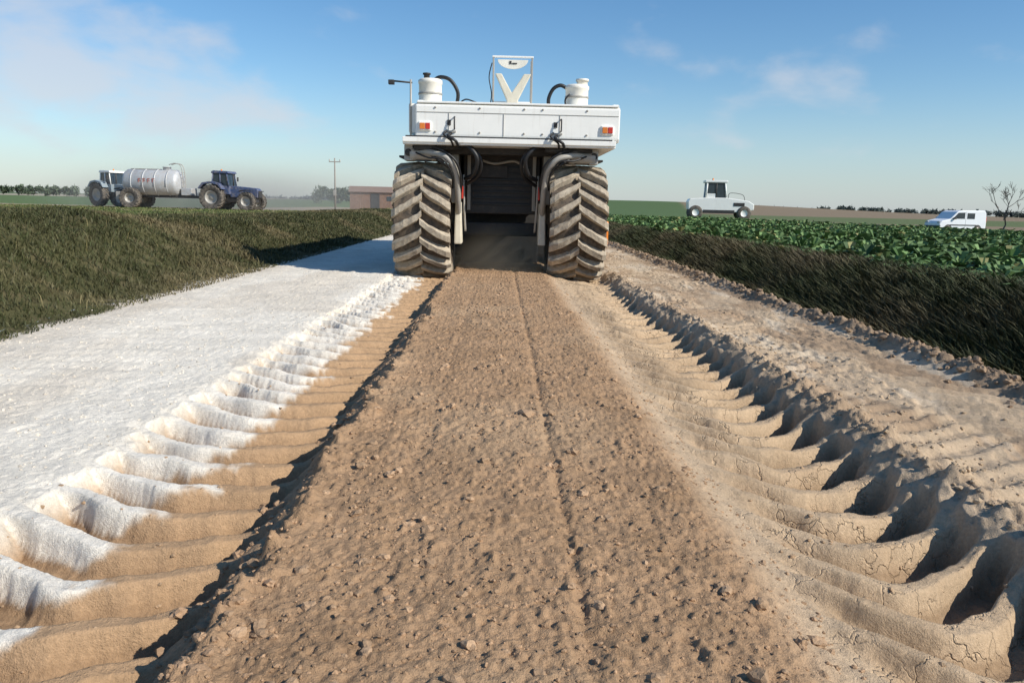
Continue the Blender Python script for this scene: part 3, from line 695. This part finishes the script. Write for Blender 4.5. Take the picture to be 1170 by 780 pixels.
g=empty('wooden_shed',(-14.3,92,H(-14.3,92)),math.radians(6))
for i in range(28):
    x=-2.8+i*0.2; box(g,'wall_plank',x,x+0.185,-1.5,-1.46,0,2.0+0.03*random.random(),wood,0.004)
    box(g,'back_plank',x,x+0.185,1.46,1.5,0,2.0,wood,0.004)
for s in (-1,1):
    prism(g,'gable_wall',[(-1.45,0),(1.45,0),(1.45,1.98),(0,2.5),(-1.45,1.98)],'x',s*2.78-0.02,s*2.78+0.02,wood,0.004)
    prism(g,'roof_sheet',[(s*1.7,1.93),(s*1.7,1.99),(s*0.004,2.61),(s*0.004,2.55)],'x',-2.95,2.95,roofm,0.004)
box(g,'door',-0.5,0.5,-1.54,-1.50,0,1.8,dark,0.01)
box(g,'window',1.3,1.9,-1.54,-1.50,1.0,1.5,glass,0.01)

g=empty('utility_pole',(-14.4,70,H(-14.4,70)))
tube(g,'pole',[(0,0,-0.3),(0,0,4.5)],0.08,wood2,12,False,0.05)
box(g,'crossarm',-0.5,0.5,-0.04,0.04,4.15,4.22,wood2,0.01)
for x in (-0.45,0,0.45): lathe(g,'insulator',[(0.05,4.25),(0.06,4.32),(0.03,4.34),(0.05,4.4),(0,4.42)],(x,0,0),'z',grey,10)
box(g,'equipment_box',-0.12,0.12,-0.25,-0.1,1.3,1.8,grey,0.01)
g=empty('marker_post',(2.75,20.5,H(2.75,20.5)-0.03))
lathe(g,'post_body',[(0.05,0.0),(0.05,0.60),(0.04,0.64),(0,0.65)],(0,0,0),'z',orange,16)
lathe(g,'post_band',[(0.051,0.40),(0.054,0.41),(0.054,0.5),(0.051,0.51)],(0,0,0),'z',white,16)
lathe(g,'post_foot',[(0.12,0.0),(0.12,0.03),(0.05,0.05)],(0,0,0),'z',dark,16)

def tree_mass(name,items,leaf,m=M_tree,base=(0.05,0.085,0.03),tint=(0.11,0.14,0.06)):
    Ls=[]
    for (x,y,w,h,dep,n) in items:
        z0=H(x,y)
        k=max(3,int(w/h*3)); cx=rng.uniform(-w/2,w/2,k); cy=rng.uniform(-dep/2,dep/2,k); cz=rng.uniform(0.35,0.75,k)*h; cr=rng.uniform(0.22,0.38,k)*h
        idx=rng.integers(0,k,n); d=rng.standard_normal((n,3)); d/=np.linalg.norm(d,axis=1)[:,None]; rr=rng.random(n)**0.4
        P=np.stack([cx[idx],cy[idx],cz[idx]],-1)+d*(cr[idx]*rr)[:,None]
        P[:,2]=np.abs(P[:,2]); P+=np.array([x,y,z0])
        a=rng.standard_normal((n,3))*leaf; b_=rng.standard_normal((n,3))*leaf
        V=np.stack([P,P+a,P+b_],1).reshape(-1,3); F=np.arange(n*3).reshape(-1,3)
        kk=rng.random((k,1))[idx]*0.6+0.4*rng.random((n,1))
        Cc=np.array(base)*(1-kk)+np.array(tint)*kk
        Ls.append((V,F,np.repeat(Cc,3,0)))
    joinm(name,Ls,m)
tree_mass('distant_trees',[(-58+i*3.0+random.uniform(-0.5,0.5),258+random.uniform(-4,4),5,3.8+2.2*random.random(),4,900) for i in range(7)],0.35,base=(0.08,0.11,0.07),tint=(0.14,0.17,0.11))  # leaf colours here and in hedgerows below go greyer with distance, painted haze
tree_mass('hedgerow',[(-262+i*10,420+3*i,16,4.6+1.0*random.random(),5,1300) for i in range(0,7)],0.6,base=(0.07,0.10,0.06),tint=(0.12,0.15,0.09))
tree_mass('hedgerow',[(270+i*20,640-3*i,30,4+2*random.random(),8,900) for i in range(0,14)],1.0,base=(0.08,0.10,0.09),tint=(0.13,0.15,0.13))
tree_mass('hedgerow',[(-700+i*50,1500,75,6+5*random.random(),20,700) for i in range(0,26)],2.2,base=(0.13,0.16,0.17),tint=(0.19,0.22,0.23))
g=empty('bare_tree',(21.6,34,H(21.6,34)))
bmx=[]
def branch(p,d,l,r,dep):
    q=p+d*l; mid=p+d*l*0.5+Vector((random.gauss(0,1),random.gauss(0,1),random.gauss(0,1)))*l*0.06
    bmx.append(([p,mid,q],r,r*0.6))
    if dep==0: return
    for i in range(random.choice((2,3,3))):
        nd=(d+Vector((random.gauss(0,.5),random.gauss(0,.5),random.gauss(0.15,.3)))).normalized()
        branch(p+d*l*random.uniform(0.6,1.0),nd,l*random.uniform(0.6,0.8),r*0.6,dep-1)
branch(Vector((0,0,0)),Vector((0.1,0,1)).normalized(),0.85,0.045,5)
bm=bmesh.new()
for P,r0,r1 in bmx:
    rings=[]
    for i,q in enumerate(P):
        t=(P[-1]-P[0]).normalized(); u=t.orthogonal().normalized(); w=t.cross(u); rr=max(r0+(r1-r0)*i/2,0.006)
        rings.append([bm.verts.new(q+rr*(math.cos(k*2.094)*u+math.sin(k*2.094)*w)) for k in range(3)])
    for i in range(2):
        for k in range(3): bm.faces.new((rings[i][k],rings[i][(k+1)%3],rings[i+1][(k+1)%3],rings[i+1][k]))
frombm(bm,'trunk_and_branches',bark,g)

# ------------------------------------------------------------ dust
def dustvol(name,loc,sc,dens,colr=(0.93,0.87,0.77),step=2.0):
    bm=bmesh.new(); bmesh.ops.create_icosphere(bm,subdivisions=3,radius=1)
    m=bpy.data.materials.new(name+'_volume'); N,L=nt(m); N.remove(N['Principled BSDF'])
    pv=N.new('ShaderNodeVolumePrincipled'); pv.inputs['Color'].default_value=(*colr,1); pv.inputs['Anisotropy'].default_value=0.1
    tc=N.new('ShaderNodeTexCoord'); ln=N.new('ShaderNodeVectorMath'); ln.operation='LENGTH'; L.new(tc.outputs['Object'],ln.inputs[0])
    mr=N.new('ShaderNodeMapRange'); mr.interpolation_type='SMOOTHSTEP'; mr.inputs[1].default_value=0.1; mr.inputs[2].default_value=1.0; mr.inputs[3].default_value=1.0; mr.inputs[4].default_value=0.0
    L.new(ln.outputs['Value'],mr.inputs[0])
    b_=N.new('ShaderNodeMath'); b_.operation='MULTIPLY'; L.new(mr.outputs[0],b_.inputs[0]); b_.inputs[1].default_value=dens
    L.new(b_.outputs[0],pv.inputs['Density']); L.new(pv.outputs[0],N['Material Output'].inputs['Volume'])
    try: m.cycles.volume_step_rate=step
    except Exception: pass
    me=bpy.data.meshes.new(name); bm.to_mesh(me); bm.free(); me.materials.append(m)
    o=bpy.data.objects.new(name,me); o.location=loc; o.scale=sc; col.objects.link(o)
dustvol('dust_cloud',(0.1,11.9,0.12),(0.95,1.2,0.72),1.5,(0.92,0.74,0.52))
dustvol('dust_cloud',(-24,70,1.0),(19,9,3.8),0.11)

# ------------------------------------------------------------ light & sky
el=math.radians(35); az=math.radians(118)
Sd=Vector((math.sin(az)*math.cos(el),math.cos(az)*math.cos(el),math.sin(el)))
sun=bpy.data.lights.new('sun','SUN'); sun.energy=5.0; sun.angle=math.radians(0.53); sun.color=(1.0,0.955,0.87)
so=bpy.data.objects.new('sun',sun); so.rotation_euler=Sd.to_track_quat('Z','Y').to_euler(); so.location=(20,-10,30); col.objects.link(so)
w=bpy.data.worlds.new('World'); scene.world=w; w.use_nodes=True; N=w.node_tree.nodes; L=w.node_tree.links
bg=N['Background']; bg.inputs[1].default_value=0.11
sky=N.new('ShaderNodeTexSky'); sky.sky_type='NISHITA'; sky.sun_disc=False; sky.sun_elevation=el; sky.sun_rotation=az
sky.air_density=1.0; sky.dust_density=0.2; sky.ozone_density=3.0
hs=N.new('ShaderNodeHueSaturation'); hs.inputs['Saturation'].default_value=1.22; hs.inputs['Value'].default_value=1.18; L.new(sky.outputs[0],hs.inputs['Color'])
tc=N.new('ShaderNodeTexCoord'); sep=N.new('ShaderNodeSeparateXYZ'); L.new(tc.outputs['Generated'],sep.inputs[0])
def mth(op,a,b=None,c=None):
    n=N.new('ShaderNodeMath'); n.operation=op
    for i,q in enumerate((a,b,c)):
        if q is None: continue
        if isinstance(q,(int,float)): n.inputs[i].default_value=q
        else: L.new(q,n.inputs[i])
    return n.outputs[0]
AZ=mth('ARCTAN2',sep.outputs[0],sep.outputs[1]); EL=sep.outputs[2]
comb=N.new('ShaderNodeCombineXYZ'); L.new(AZ,comb.inputs[0]); L.new(mth('MULTIPLY',EL,2.0),comb.inputs[1])
cn=N.new('ShaderNodeTexNoise'); cn.inputs['Scale'].default_value=8.5; cn.inputs['Detail'].default_value=9; cn.inputs['Roughness'].default_value=0.50; cn.inputs['Distortion'].default_value=0.15
L.new(comb.outputs[0],cn.inputs['Vector'])
def gauss(a0,e0,sa,se,amp):
    da=mth('DIVIDE',mth('SUBTRACT',AZ,a0),sa); de=mth('DIVIDE',mth('SUBTRACT',EL,e0),se)
    q=mth('ADD',mth('MULTIPLY',da,da),mth('MULTIPLY',de,de))
    return mth('MULTIPLY',mth('POWER',2.71828,mth('MULTIPLY',q,-1.0)),amp)
cl=None
for g_ in ((-0.40,0.10,0.19,0.055,0.40),(-0.54,0.14,0.14,0.055,0.38),(-0.38,0.18,0.09,0.03,0.30),(-0.58,0.245,0.10,0.025,0.36),(0.33,0.15,0.13,0.045,0.33),(0.12,0.23,0.08,0.03,0.10),(0.45,0.275,0.10,0.02,0.22),(0.3,0.07,0.25,0.02,0.12),(-0.1,0.2,0.08,0.02,0.05)):
    q=gauss(*g_); cl=q if cl is None else mth('ADD',cl,q)
val=mth('ADD',mth('MULTIPLY_ADD',cn.outputs['Fac'],1.3,-0.19),cl)
mr=N.new('ShaderNodeMapRange'); mr.interpolation_type='SMOOTHSTEP'; mr.inputs[1].default_value=0.58; mr.inputs[2].default_value=1.05; mr.inputs[3].default_value=0; mr.inputs[4].default_value=0.66
L.new(val,mr.inputs[0])
hz=N.new('ShaderNodeMapRange'); hz.interpolation_type='SMOOTHSTEP'; hz.inputs[1].default_value=-0.05; hz.inputs[2].default_value=0.15; hz.inputs[3].default_value=0.75; hz.inputs[4].default_value=0.0
L.new(EL,hz.inputs[0])
mh=N.new('ShaderNodeMix'); mh.data_type='RGBA'; L.new(hz.outputs[0],mh.inputs[0]); L.new(hs.outputs[0],mh.inputs[6]); mh.inputs[7].default_value=(3.6,4.6,5.9,1)
mx=N.new('ShaderNodeMix'); mx.data_type='RGBA'; L.new(mr.outputs[0],mx.inputs[0]); L.new(mh.outputs[2],mx.inputs[6]); mx.inputs[7].default_value=(6.3,6.4,6.8,1)
L.new(mx.outputs[2],bg.inputs[0])

# ------------------------------------------------------------ camera
cam=bpy.data.cameras.new('camera'); cam.lens=27.7; cam.sensor_width=36; cam.clip_start=0.05; cam.clip_end=9000
co=bpy.data.objects.new('camera',cam)
Rm=Matrix.Rotation(math.radians(-1.05),4,'Z')@Matrix.Rotation(math.radians(90-9.8),4,'X')@Matrix.Rotation(math.radians(1.3),4,'Z')
co.matrix_world=Matrix.Translation((0,0,1.0))@Rm
col.objects.link(co); scene.camera=co
